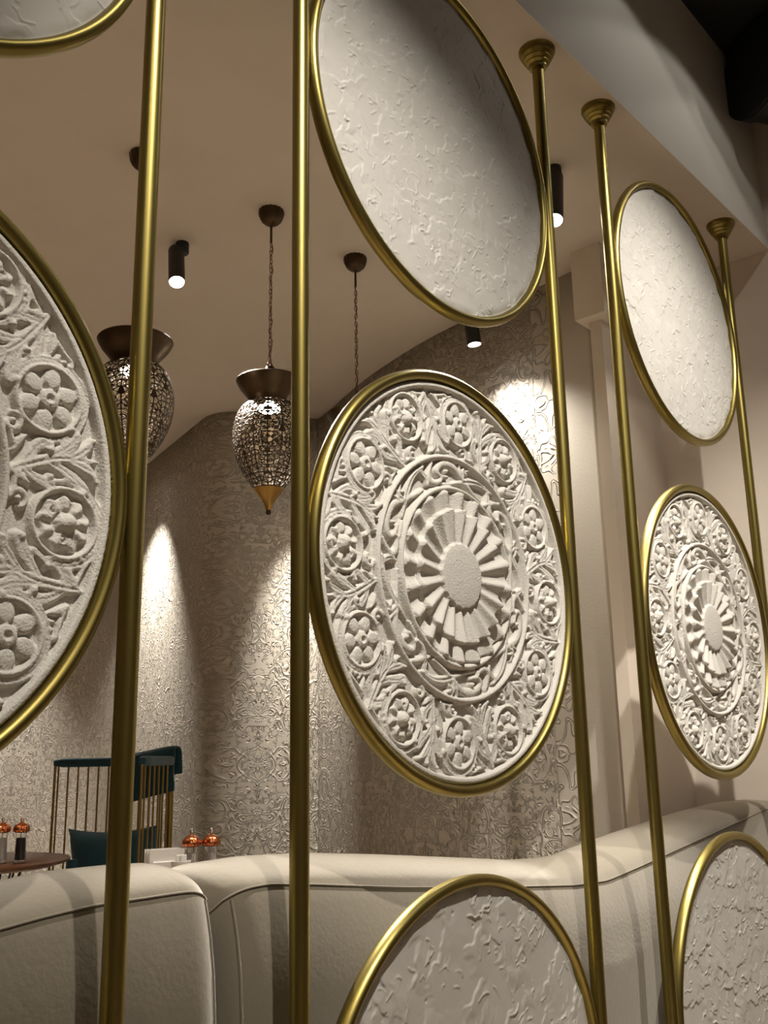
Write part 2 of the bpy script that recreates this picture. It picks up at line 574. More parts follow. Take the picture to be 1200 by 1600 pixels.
def cup(h, c, a0, rs):
    d = np.hypot(GX - c[0], GZ - c[1]); th = np.arctan2(GZ - c[1], GX - c[0]) - a0
    m = d < 0.0385
    ruf = 0.0078 + 0.0026 * np.cos(9 * th + 60 * d) - 0.10 * np.maximum(0, d - 0.030)
    edge = d < 0.034 + 0.0035 * np.cos(9 * th)
    mm = m & edge
    h[mm] = np.maximum(h[mm], ruf[mm])
    dark = (d > 0.0135) & (d < 0.018)
    h[dark] = np.minimum(h[dark], 0.0050)
    off = c + 0.004 * np.array([math.cos(a0), math.sin(a0)])
    stamp(h, [off, off - 0.006 * np.array([math.cos(a0), math.sin(a0)])], [0.0130, 0.0115], [0.0185, 0.0165], 0.45)
    stroke(h, spiral(c + 0.022 * np.array([math.cos(a0 + 2.2), math.sin(a0 + 2.2)]), 0.009, a0, 1.2), 0.003, 0.003, 0.003, 0.0105)
    stroke(h, spiral(c + 0.022 * np.array([math.cos(a0 - 2.0), math.sin(a0 - 2.0)]), 0.008, a0 + 2, -1.2), 0.003, 0.003, 0.003, 0.0105)


def carve():
    h = np.zeros((N, N))
    rs = np.random.default_rng(3)
    rib = lambda r, r0, wd, ht: ht * np.clip(1 - ((r - r0) / wd) ** 2, 0, 1) ** 0.4
    # ---- outer foliage
    for k in range(6):
        A = ROT0 + k * math.pi / 3
        j = lambda s: rs.normal() * s
        cup_c = pol(CUP_R, A); flo_c = pol(FLO_R, A + math.pi / 6)
        # vine: leaves the inner circle, wraps round the cup, crosses and wraps round the flower
        for (c, a, s, rr) in ((cup_c, A, 1, 0.054), (flo_c, A + math.pi / 6, -1, 0.053)):
            aa = a + math.pi + s * 0.9
            t = np.linspace(0, 1, 18)
            arc = np.stack([c[0] + rr * np.cos(aa + s * 4.2 * t), c[1] + rr * np.sin(aa + s * 4.2 * t)], 1)
            stroke(h, arc, 0.0048, 0.0066, 0.0035, 0.0085, 0.0070, 0.15)
            groove(arc, 0.0018, 0.0024)
        spray(h, A + R_(15), False, 1, 0.0092, rs)
        spray(h, A + R_(45), True, -1, 0.0092, rs)
    # ---- rosettes: clear a bed, then ring and bloom
    for k in range(6):
        A = ROT0 + k * math.pi / 3
        for kind, c, a in (('cup', pol(CUP_R, A), A + 0.4), ('flower', pol(FLO_R, A + math.pi / 6), A + 0.5)):
            d = np.hypot(GX - c[0], GZ - c[1])
            h[d < 0.0425] = 0.0010
            GROOVE[d < 0.0485] = 0
            h[:] = np.maximum(h, rib(d, 0.0440, 0.0044, 0.0104))
            m = (d > 0.0395) & (d < 0.0440)
            (cup if kind == 'cup' else flower)(h, c, a + k * 1.3, rs)
    # ---- inner scroll band
    for k in range(6):
        A = ROT0 + R_(12) + k * math.pi / 3
        p = lambda r, d: pol(r, A + R_(d))
        # big C scroll with a swollen head and a bead in its eye
        stroke(h, [p(.176, -6), p(.180, 4), p(.194, 14), p(.210, 22), p(.212, 31), p(.201, 37), p(.189, 35), p(.187, 29)], 0.004, 0.0088, 0.0042, 0.0080, 0.0115, 0.28)
        stamp(h, [p(.198, 29.5)], [0.0056], [0.0125], 0.35)
        # broad leaf sweeping from the outer circle under the scroll
        stroke(h, [p(.214, -12), p(.208, -2), p(.198, 6), p(.186, 14), p(.178, 22)], 0.004, 0.0088, 0.003, 0.0100, 0.0070, 0.25)
        groove([p(.212, -10), p(.207, -2), p(.197, 6), p(.187, 13)], 0.0022, 0.0034)
        for q in range(3):
            stroke(h, [p(.203 - .004 * q, 10 + 3 * q), p(.210 - .002 * q, 12 + 2 * q), p(.2165, 9 + 4 * q)], 0.003, 0.0046, 0.003, 0.0100, 0.0085, 0.2)
        # counter curl towards the next scroll
        stroke(h, [p(.216, 40), p(.205, 43), p(.190, 46), p(.179, 43), p(.179, 37), p(.185, 35)], 0.005, 0.0078, 0.0042, 0.0090, 0.0120, 0.28)
        stroke(h, [p(.180, 49), p(.192, 48), p(.206, 50), p(.215, 54)], 0.004, 0.0072, 0.003, 0.0110, 0.0075, 0.25)
        groove([p(.184, 49), p(.194, 48.3), p(.206, 50)], 0.0020, 0.0030)
        stroke(h, [p(.176, 24), p(.174, 30), p(.175, 35)], 0.003, 0.0050, 0.003, 0.0085, 0.0085, 0.2)
    # ---- two plain circles
    h = np.maximum(h, rib(GR, 0.2255, 0.0062, 0.0125))
    m = GR < 0.1655
    h[m] = 0.0
    # ---- shell: two fluted tiers
    ph = 20 * (GT - ROT0)
    wav = np.cos(ph) + 0.12 * np.cos(2 * ph)
    r_out = 0.1585 + 0.0018 * np.cos(ph)
    q = np.clip((GR - 0.06) / 0.095, 0, 1)
    tier2 = 0.0066 + 0.0050 * np.clip((GR - 0.115) / 0.04, 0, 1) ** 1.3 + 0.0056 * wav * (0.35 + 0.65 * q)
    h = np.where(GR < r_out, np.maximum(tier2, 0.001), h)
    r_in = 0.1245 + 0.0018 * np.cos(ph)
    q1 = np.clip((GR - 0.045) / 0.08, 0, 1)
    tier1 = 0.0095 + 0.0085 * q1 ** 1.4 + 0.0056 * wav * q1 ** 0.8
    h = np.where(GR < r_in, tier1, h)
    # ---- boss
    rb = 0.0615 + 0.0010 * np.cos(ph)
    boss = 0.0150 + 0.0045 * np.sqrt(np.clip(1 - (GR / 0.0625) ** 2, 0, 1))
    h = np.where(GR < rb, boss, h)
    h = np.maximum(h, rib(GR, 0.1655, 0.0062, 0.0130))
    # ---- rim
    rim = 0.0125 * np.clip((GR - 0.3565) / 0.0030, 0, 1) ** 0.6
    h = np.maximum(h, rim * np.clip((0.3725 - GR) / 0.006, 0, 1) ** 0.5)
    h = np.where((GR > 0.170) & (GR < 0.356) & (h > 0.003), h - GROOVE, h)
    # light smoothing, then the hand-carved roughness
    for _ in range(2):
        hp = np.pad(h, 1, mode='edge')
        h = (4 * h + hp[2:, 1:-1] + hp[:-2, 1:-1] + hp[1:-1, 2:] + hp[1:-1, :-2]) / 8
    h += rs.normal(size=h.shape) * 0.00016
    return h


def trowel(seed, deep=1.0):
    """skim coat with overlapping trowel passes, ridges and chips"""
    rs = np.random.default_rng(seed)
    h = np.zeros((N, N))
    for k in range(150):
        cx, cz = rs.uniform(-.36, .36, 2); a = rs.normal(0.9, 0.6)
        L, W = rs.uniform(.03, .12), rs.uniform(.012, .05)
        u = (GX - cx) * math.cos(a) + (GZ - cz) * math.sin(a); v = -(GX - cx) * math.sin(a) + (GZ - cz) * math.cos(a)
        f1, f2, f3 = rs.uniform(30, 60), rs.uniform(100, 160), rs.uniform(220, 330)
        v = v + 0.006 * np.sin(u * f1 + k) + 0.0030 * np.sin(u * f2 + 2 * k) + 0.0016 * np.sin(u * f3 + 3 * k)
        u = u + 0.005 * np.sin(v * 150 + k) + 0.002 * np.sin(v * 370)
        part = np.clip(np.sin(u * rs.uniform(25, 60) + k) + 0.4, 0, 1)
        m = np.clip((L - np.abs(u)) / 0.02, 0, 1) * np.clip((W - v) / 0.0016, 0, 1) * np.clip((v + W) / (W * 1.7), 0, 1) * part
        h = np.maximum(h, m * rs.uniform(0.4, 1.0) * 0.0021 * deep)
    for k in range(420):
        c = rs.uniform(-.36, .36, 2); a = rs.normal(0.9, 0.7); L = rs.uniform(.006, .040)
        p = [c]
        for q in range(4):
            a += rs.normal() * 0.65
            p.append(p[-1] + L / 4 * np.array([math.cos(a), math.sin(a)]))
        hh = np.zeros_like(h) if False else h
        base = h[int(np.clip((c[0] + HALF) / CELL, 0, N - 1)), int(np.clip((c[1] + HALF) / CELL, 0, N - 1))]
        stroke(h, p, 0.0017, 0.0024, 0.0017, base + 0.0014 * deep, base + 0.0006 * deep, 0.6)
    for k in range(60):
        c = rs.uniform(-.36, .36, 2); d = np.hypot((GX - c[0]) * rs.uniform(.6, 1.4), GZ - c[1])
        h[d < rs.uniform(.0015, .004)] -= 0.0012 * deep
    hp = np.pad(h, 1, mode='edge')
    h = (4 * h + hp[2:, 1:-1] + hp[:-2, 1:-1] + hp[1:-1, 2:] + hp[1:-1, :-2]) / 8
    ed = np.clip((GR - 0.352) / 0.016, 0, 1)
    h = h - 0.004 * ed ** 2 * (0.6 + 0.4 * np.sin(GT * 23) * np.sin(GT * 7 + 1))
    return h


FRONT = 0.0085                   # y of the relief's ground plane
IDX = np.arange(N * N).reshape(N, N)
QUADS = np.stack([IDX[:-1, :-1], IDX[1:, :-1], IDX[1:, 1:], IDX[:-1, 1:]], -1).reshape(-1, 4)
FX = (GX[:-1, :-1] + CELL / 2).ravel(); FZ = (GZ[:-1, :-1] + CELL / 2).ravel()
FRAD = np.hypot(FX, FZ)
PRAD = 0.3790
GROW = 1.0200


def field_piece(name, h, mask, parent, m, yy=FRONT):
    q = QUADS[mask]
    used, inv = np.unique(q.ravel(), return_inverse=True)
    V = np.stack([GROW * GX.ravel()[used], yy - h.ravel()[used], GROW * GZ.ravel()[used]], 1)
    r = np.hypot(V[:, 0], V[:, 2]); over = r > PRAD - 0.0015          # snap the outer edge onto the disc
    V[over, 0] *= (PRAD / r[over]); V[over, 2] *= (PRAD / r[over])
    return grid_mesh(name, V, inv.reshape(-1, 4), m, parent)


def disc_body(name, m, parent, yy=FRONT, front=False):
    n = 120
    b = MB()
    v = []; f = []
    rings = [(PRAD, yy + 0.0005), (PRAD, 0.0165), (PRAD - 0.003, 0.0190), (0.0, 0.0190)]
    for r, y in rings:
        for k in range(n):
            a = 2 * math.pi * k / n
            v.append((r * math.cos(a), y, r * math.sin(a)))
    for i in range(2):
        for k in range(n):
            l = (k + 1) % n
            f.append((i * n + k, i * n + l, (i + 1) * n + l, (i + 1) * n + k))
    f.append(tuple(2 * n + k for k in range(n)))
    v = v[:3 * n]
    return b.add(v, f).build(name, m, parent)


def ring_mesh(name, parent):
    """hoop of oval section, deeper than it is thick"""
    n = 160
    m = 18
    v = []; f = []
    for i in range(n):
        t = 2 * math.pi * i / n
        for k in range(m):
            a = 2 * math.pi * k / m
            r = RR - 0.0110 + 0.0110 * math.cos(a)
            v.append((r * math.cos(t), 0.0150 * math.sin(a), r * math.sin(t)))
    for i in range(n):
        i2 = (i + 1) % n
        for k in range(m):
            l = (k + 1) % m
            f.append((i * m + k, i * m + l, i2 * m + l, i2 * m + k))
    return MB().add(v, f).build(name, M_gold, parent)


H = carve() * 1.15
INR = FRAD < PRAD / GROW - 0.0004
reg = np.zeros(len(QUADS), int)                       # 0 = rim and ground left on the disc
reg[(FRAD < 0.3545)] = 1                              # foliage band
reg[(FRAD < 0.2315)] = 2                              # circle
reg[(FRAD < 0.2195)] = 3                              # scroll band
reg[(FRAD < 0.1715)] = 4                              # circle
reg[(FRAD < 0.1595)] = 5                              # outer tier
FT = np.arctan2(FZ, FX)
reg[FRAD < 0.1255 + 0.0018 * np.cos(20 * (FT - ROT0))] = 6              # inner tier
reg[FRAD < 0.0620] = 7                                # boss
ROS = []
for k in range(6):
    A = ROT0 + k * math.pi / 3
    ROS.append(('cup_rosette', pol(CUP_R, A)))
    ROS.append(('flower_rosette', pol(FLO_R, A + math.pi / 6)))
for i, (nm, c) in enumerate(ROS):
    reg[np.hypot(FX - c[0], FZ - c[1]) < 0.0478] = 10 + i


def carved_roundel(parent):
    rd = disc_body('carved_roundel', M_plaster, parent)
    field_piece('raised_rim', H, INR & (reg == 0), rd, M_plaster)
    for i, nm in ((1, 'acanthus_foliage'), (2, 'outer_circle'), (3, 'scroll_band'), (4, 'inner_circle'), (5, 'outer_shell_flutes'), (6, 'inner_shell_flutes'), (7, 'centre_boss')):
        field_piece(nm, H, INR & (reg == i), rd, M_plaster)
    for i, (nm, c) in enumerate(ROS):
        field_piece(nm, H, reg == 10 + i, rd, M_plaster)
    ring_mesh('gold_ring', rd)
    return rd


def plain_roundel(parent, seed, deep):
    rd = disc_body('plain_roundel', M_trowel, parent)
    field_piece('trowelled_face', trowel(seed, deep), INR, rd, M_trowel, FRONT - 0.011)
    ring_mesh('gold_ring', rd)
    return rd


FLANGE = [(PR, -0.052), (0.021, -0.052), (0.023, -0.046), (0.0225, -0.043), (0.029, -0.038), (0.0285, -0.034), (0.035, -0.028), (0.0345, -0.024), (0.041, -0.017), (0.0405, -0.013), (0.046, -0.006), (0.046, 0.0), (0.0, 0.0)]


def make_bay(label):
    root = empty('room_divider', (0, 0, 0), label, 'room divider', 'brass divider bays with three roundels each')
    for s in (-1, 1):
        x = s * (RR + PR)
        pole = MB().tube([(x, 0, 0.0), (x, 0, CE - 0.01)], PR, 24).build('pole', M_gold, root)
        MB().lathe(FLANGE, 40, (x, 0, CE)).build('ceiling_flange', M_gold, pole)
        MB().lathe([(0.045, 0), (0.045, 0.006), (0.03, 0.012), (PR, 0.02)], 32, (x, 0, 0)).build('floor_flange', M_gold, pole)
        for zc in (MID - VSTEP, MID, MID + VSTEP):
            MB().box((x - s * PR - 0.005, -0.004, zc - 0.006), (x - s * PR + 0.005, 0.004, zc + 0.006)).build('weld_tab', M_gold, pole)
    a = plain_roundel(root, 11, 1.1); a.location = (0, 0, MID + VSTEP)
    b = carved_roundel(root); b.location = (0, 0, MID)
    c = plain_roundel(root, 23, 1.5); c.location = (0, 0, MID - VSTEP)
    return root


bay = make_bay('middle divider bay, its carved roundel whole in view between two brass poles')
left = copy_tree(bay); left.location.x = -PITCH
left['label'] = 'left divider bay, its carved roundel cut off by the photo\'s left edge'
right = copy_tree(bay); right.location.x = PITCH
for b_, angs in ((left, (1.1, 0.06, 2.3)), (right, (2.7, -0.05, 4.0))):
    rd = [c for c in b_.children if 'roundel' in c.name]
    for c, a in zip(sorted(rd, key=lambda c: -c.location.z), angs):
        c.rotation_euler.y = a
right['label'] = 'right divider bay, farthest and smallest, nearest the plain end wall'


# ------------------------------------------------------------------ booth sofas behind the divider
def interp(tab, x):
    t = np.array(tab)
    return np.interp(x, t[:, 0], t[:, 1])


def smooth_tab(tab, xs):
    t = np.array(tab)
    o = np.argsort(t[:, 0]); t = t[o]
    y = np.interp(xs, t[:, 0], t[:, 1])
    k = np.hanning(9); k /= k.sum()
    yp = np.concatenate([np.full(4, y[0]), y, np.full(4, y[-1])])
    return np.convolve(yp, k, 'valid')


def sofa(name, label, xs, seamt, crestt, end_l, end_r, seat_end):
    root = empty(name, (float(xs[len(xs) // 2]), 0.25, 0.12), label, 'sofa', 'velvet booth sofas behind the divider')
    off = Vector(root.location)
    zs = smooth_tab(seamt, xs); zc = smooth_tab(crestt, xs)
    n = len(xs)
    V = []; F = []
    YF = 0.080
    seam = []
    for i, x in enumerate(xs):
        # rounding towards a free end
        e = 1.0
        dl = (x - xs[0]) / 0.055; dr = (xs[-1] - x) / 0.055
        inset = 0.0; drop = 0.0
        for fl, d in ((end_l, dl), (end_r, dr)):
            if fl and d < 1:
                c = 1 - math.sqrt(max(0, 1 - (1 - d) ** 2))
                inset = max(inset, c * 0.035); drop = max(drop, c * 0.030)
        a, c = zs[i] - 0.003 - drop, zc[i] - drop * 0.8
        yf = YF + inset
        dz = max(c - a, 0.012)
        prof = [(yf + 0.012, 0.125), (yf + 0.004, 0.30), (yf - 0.004, 0.55), (yf - 0.008, 0.80), (yf - 0.006, a - 0.16), (yf - 0.001, a - 0.10), (yf + 0.007, a - 0.055), (yf + 0.015, a - 0.025), (yf + 0.0215, a - 0.004), (yf + 0.024, a)]
        for q in np.linspace(0.12, 1, 8):
            ang = q * math.pi / 2
            prof.append((yf + 0.026 + 0.117 * (1 - math.cos(ang)) ** 0.9, a + dz * math.sin(ang) ** 0.9))
        for q in np.linspace(0.15, 1, 6):
            ang = q * math.pi / 2
            prof.append((yf + 0.143 + 0.15 * math.sin(ang), c - 0.10 * (1 - math.cos(ang))))
        prof += [(yf + 0.295, c - 0.2), (yf + 0.30, 0.56)]
        seam.append((x, yf + 0.0225, a + 0.0008))
        for (y, z) in prof:
            V.append((x - off.x, y - off.y, z - off.z))
    m = len(prof)
    for i in range(n - 1):
        for j in range(m - 1):
            F.append((i * m + j, (i + 1) * m + j, (i + 1) * m + j + 1, i * m + j + 1))
    b = MB(); b.v = V; b.f = F
    b.f.append(tuple(range(m)))
    b.f.append(tuple((n - 1) * m + j for j in range(m - 1, -1, -1)))
    back = b.build('backrest', M_sofa, root, auto=50)
    MB().tube([Vector(p) - off for p in seam], 0.0017, 8).build('piping', M_sofa, back)
    # vertical end seams
    for fl, i in ((end_l, 0), (end_r, n - 1)):
        if fl:
            k = 2 if i == 0 else n - 3
            pts = [Vector(V[k * m + j]) + Vector((0, -0.001, 0)) for j in range(0, 9)]
            MB().tube(pts, 0.0022, 6).build('end_seam', M_sofa, back)
    st = MB().box((xs[0] + 0.02 - off.x, 0.36 - off.y, 0.18 - off.z), (seat_end - off.x, 0.88 - off.y, 0.57 - off.z)).build('seat_cushion', M_sofa, root)
    bevel(st, 0.05, 4)
    for sx in (xs[0] + 0.1, seat_end - 0.1):
        for sy in (0.42, 0.82):
            MB().lathe([(0.018, 0.0), (0.024, 0.065)], 12, (sx - off.x, sy - off.y, 0)).build('leg', M_black, root)
    return root


sA = [(-1.75, 0.99), (-1.2, 1.025), (-0.95, 1.050), (-0.829, 1.06), (-0.762, 1.068), (-0.688, 1.074), (-0.608, 1.074), (-0.542, 1.075), (-0.47, 1.070)]
cA = [(-1.75, 1.03), (-1.2, 1.062), (-0.9, 1.085), (-0.765, 1.098), (-0.68, 1.107), (-0.564, 1.107), (-0.506, 1.104), (-0.49, 1.104)]
sB = [(-0.49, 1.066), (-0.469, 1.066), (-0.383, 1.07), (-0.286, 1.060), (-0.063, 1.033), (0.254, 1.002), (0.525, 0.978), (0.667, 0.974), (0.828, 0.990), (0.97, 1.006), (1.252, 1.037), (1.536, 1.069), (1.641, 1.082), (1.83, 1.09)]
cB = [(-0.49, 1.094), (-0.406, 1.096), (-0.311, 1.099), (-0.191, 1.094), (0.013, 1.075), (0.255, 1.05), (0.442, 1.030), (0.6, 1.021), (0.716, 1.022), (0.876, 1.041), (1.052, 1.058), (1.29, 1.079), (1.467, 1.093), (1.659, 1.102), (1.83, 1.102)]
sofa('booth_sofa', 'beige velvet booth sofa back ending in a vertical seam behind the leftmost pole', np.arange(-1.75, -0.472, 0.009), sA, cA, False, True, -0.50)
sofa('booth_sofa', 'long beige velvet booth sofa back with wavy top under the middle and right roundels', np.arange(-0.467, 1.83, 0.009), sB, cB, True, False, 1.38)


# ------------------------------------------------------------------ pendant lanterns
def fret_mesh(prof, n_sec=8, nu=44, nv=170):
    """openwork shell: arabesque cut out of a surface of revolution"""
    rs = np.random.default_rng(12)
    P = spline(prof, nv)
    s = np.concatenate([[0], np.cumsum(np.hypot(*np.diff(P, axis=0).T))])
    L = s[-1]
    half = math.pi / n_sec
    pts = []
    for v in np.arange(0.004, L, 0.0135):
        r = np.interp(v, s, P[:, 0])
        k = max(1, int(round(half * r / 0.0140)))
        for q in range(k):
            pts.append((half * (q + rs.uniform(.05, .95)) / k, v + rs.uniform(-.006, .006)))
    pts = np.array(pts)
    pts = np.vstack([pts, pts * [-1, 1], [2 * half, 0] + pts * [-1, 1]])
    nuT = nu * n_sec
    th = 2 * math.pi * np.arange(nuT) / nuT
    V = np.array([(P[j, 0] * math.cos(a), P[j, 0] * math.sin(a), P[j, 1]) for j in range(nv) for a in th])
    F = []
    for j in range(nv - 1):
        vm = (s[j] + s[j + 1]) / 2; r = (P[j, 0] + P[j + 1, 0]) / 2
        for i in range(nuT):
            a = (2 * math.pi * (i + .5) / nuT) % (2 * half)
            if a > half:
                a = 2 * half - a
            d = np.sort(np.hypot((pts[:, 0] - a) * r, pts[:, 1] - vm))
            solid = (d[1] - d[0]) < 0.0029 or j < 3 or j > nv - 5
            if solid:
                i2 = (i + 1) % nuT
                F.append((j * nuT + i, j * nuT + i2, (j + 1) * nuT + i2, (j + 1) * nuT + i))
    F = np.array(F)
    used, inv = np.unique(F.ravel(), return_inverse=True)
    return V[used], inv.reshape(-1, 4)


def make_lantern(label):
    root = empty('pendant_lantern', (0, 0, CE), label, 'lantern', 'row of pierced bronze pendant lanterns')
    ribs = lambda k: 1 + 0.03 * math.cos(k * 2 * math.pi / 64 * 16)
    MB().lathe([(0.040, 0.0), (0.041, -0.006), (0.039, -0.020), (0.032, -0.036), (0.019, -0.048), (0.006, -0.053), (0.0, -0.053)], 64, (0, 0, 0), ribs).build('ceiling_cup', M_bronze, root)
    MB().tube([(0, 0, -0.05), (0, 0, -0.112)], 0.0042, 10).build('stem', M_bronze, root)
    ch = MB()
    z = -0.112; k = 0
    while z > -0.522:
        pts = []
        for q in range(12):
            a = 2 * math.pi * q / 12
            u, w_ = 0.0048 * math.cos(a), 0.0100 * math.sin(a)
            pts.append((u, 0.0015 * math.sin(k), z - 0.008 + w_) if k % 2 == 0 else (0.0015 * math.sin(k), u, z - 0.008 + w_))
        ch.tube(pts, 0.0012, 5, closed=True)
        z -= 0.0150; k += 1
    ch.build('chain', M_chain, root)
    MB().tube([(0.004 * math.sin(q * 1.3) + 0.003, 0.004 * math.cos(q * 1.7), -0.11 - 0.41 * q / 24) for q in range(25)], 0.0014, 6).build('cord', M_chain, root)
    pts = [(0.009 * math.cos(2 * math.pi * q / 16), 0, -0.533 + 0.009 * math.sin(2 * math.pi * q / 16)) for q in range(16)]
    MB().tube(pts, 0.002, 6, closed=True).build('hanging_ring', M_bronze, root)
    cap = MB().lathe([(0.0, -0.540), (0.014, -0.541), (0.017, -0.556), (0.026, -0.568), (0.050, -0.578), (0.082, -0.583), (0.101, -0.586), (0.104, -0.590), (0.101, -0.597), (0.092, -0.613), (0.080, -0.628), (0.070, -0.640), (0.064, -0.652), (0.062, -0.664), (0.058, -0.664), (0.060, -0.650), (0.074, -0.628), (0.088, -0.608), (0.060, -0.592), (0.0, -0.588)], 64).build('cap', M_bronze, root)
    prof = [(0.059, -0.660), (0.082, -0.675), (0.100, -0.705), (0.109, -0.745), (0.110, -0.785), (0.102, -0.830), (0.085, -0.872), (0.062, -0.910), (0.042, -0.935)]
    V, F = fret_mesh(prof)
    sh = grid_mesh('pierced_shade', V, F, M_fret, root)
    so = sh.modifiers.new('thick', 'SOLIDIFY'); so.thickness = 0.0016; so.offset = 0
    MB().lathe([(0.0, -0.930), (0.043, -0.931), (0.045, -0.936), (0.040, -0.945), (0.026, -0.962), (0.015, -0.980), (0.010, -0.993), (0.0085, -1.000), (0.0, -1.001)], 40).build('tip_cone', M_tip, root)
    MB().lathe([(0.0, -0.997), (0.006, -0.999), (0.008, -1.006), (0.006, -1.013), (0.0, -1.015)], 16).build('tip_bead', M_bronze, root)
    bulb = MB().lathe([(0.0, -0.650), (0.012, -0.655), (0.016, -0.668), (0.036, -0.672), (0.037, -0.680), (0.030, -0.686), (0.0, -0.688)], 24).build('bulb', M_bulb, root)
    return root


lan = make_lantern('pierced bronze lantern hanging alone just left of the centre-left pole')
lan.location = (0.4706, 1.046, CE)
l1 = copy_tree(lan); l1.location = (0.008, 1.091, CE); l1.rotation_euler.z = 0.3
l1['label'] = 'pierced bronze lantern behind the leftmost pole beside the carved roundel'
l2 = copy_tree(lan); l2.location = (0.883, 1.057, CE); l2.rotation_euler.z = 0.7
l2['label'] = 'bronze lantern mostly hidden behind the middle carved roundel, only chain showing'
for L_, p in ((l1, 0.35), (lan, 0.35), (l2, 0.35)):
    d = bpy.data.lights.new('lantern_light', 'POINT'); d.energy = p; d.color = (1, 0.86, 0.62); d.shadow_soft_size = 0.03
    o = bpy.data.objects.new('lantern_light', d); COL.objects.link(o); o.parent = L_; o.location = (0, 0, -0.73)


# ------------------------------------------------------------------ black ceiling spotlights
def spotlight(loc, aim, label, power, angle, length=0.150, r=0.027, blend=0.5, side=0.02, color=NEUT, group='black ceiling spotlights'):
    root = empty('spotlight', loc, label, 'spotlight', group)
    MB().lathe([(0.0, 0.0), (0.022, 0.0), (0.023, -0.004), (0.023, -0.036), (0.020, -0.040), (0.0, -0.040)], 28).build('mount', M_black, root)
    d = (Vector(aim) - Vector(loc)).normalized()
    sd = d.cross(Vector((0, 0, 1)))
    sd = sd.normalized() if sd.length > 1e-3 else Vector((1, 0, 0))
    s0 = Vector((0, 0, -0.030)) + sd * side
    MB().tube([Vector((0, 0, -0.03)), s0 + d * 0.02], 0.009, 12).build('knuckle', M_black, root)
    n = 28
    b = MB()
    v = []; f = []
    q = d.orthogonal().normalized(); e = d.cross(q)
    pr = [(0.004, 0.0), (r * 0.93, 0.0), (r, 0.006), (r, length), (r * 0.93, length), (r * 0.90, length - 0.012)]
    for rr, t in pr:
        for k in range(n):
            a = 2 * math.pi * k / n
            v.append(s0 + d * t + rr * (q * math.cos(a) + e * math.sin(a)))
    for i in range(len(pr) - 1):
        for k in range(n):
            l = (k + 1) % n
            f.append((i * n + k, i * n + l, (i + 1) * n + l, (i + 1) * n + k))
    f.append(tuple(range(n)))
    body = b.add(v, f).build('body', M_black, root)
    b = MB()
    v = [s0 + d * (length - 0.006) + r * 0.91 * (q * math.cos(2 * math.pi * k / n) + e * math.sin(2 * math.pi * k / n)) for k in range(n)]
    b.add(v, [tuple(range(n))]).build('lens', M_lens, body)
    lo = Vector(loc) + s0 + d * (length + 0.004)
    spot('spot_beam', lo, lo + d, power, angle, blend, color, 0.015)
    return root


spotlight((0.4026, 1.4201, CE), (0.20, 1.10, 2.20), 'black spotlight on the ceiling between the two left lanterns, lens glowing', 135, 74, 0.175, blend=0.7)
spotlight((0.8838, 0.2395, CE), (0.67, 0.15, 2.40), 'black spotlight behind the pole right of the top middle roundel, lens glowing', 125, 74, 0.205, blend=0.7, side=0.0)
spotlight((1.375, 0.930, CE), (1.44, 0.85, 2.00), 'black spotlight whose lower end peeps below the top middle roundel', 27, 112, 0.195, blend=1.0)
spotlight((1.640, 2.110, CE), (2.02, 2.33, 1.60), 'black wall spotlight hidden behind the centre-left pole', 98, 44, 0.15, blend=1.0, side=0.0)
spotlight((1.470, 3.370, CE), (1.66, 3.53, 1.85), 'black wall spotlight hidden behind the leftmost pole', 95, 78, 0.12, blend=1.0, side=0.0)
spotlight((1.40, 0.14, CE), (1.36, 0.20, 1.0), 'black ceiling spotlight hidden behind the top right roundel', 3, 84, 0.14, blend=0.8)  # made-up fixture, added to brighten the right sofa end and plain wall
spotlight((1.33, 5.22, CE), (1.45, 5.36, 1.85), 'black wall spotlight hidden behind the left carved roundel', 95, 80, 0.12, blend=1.0)


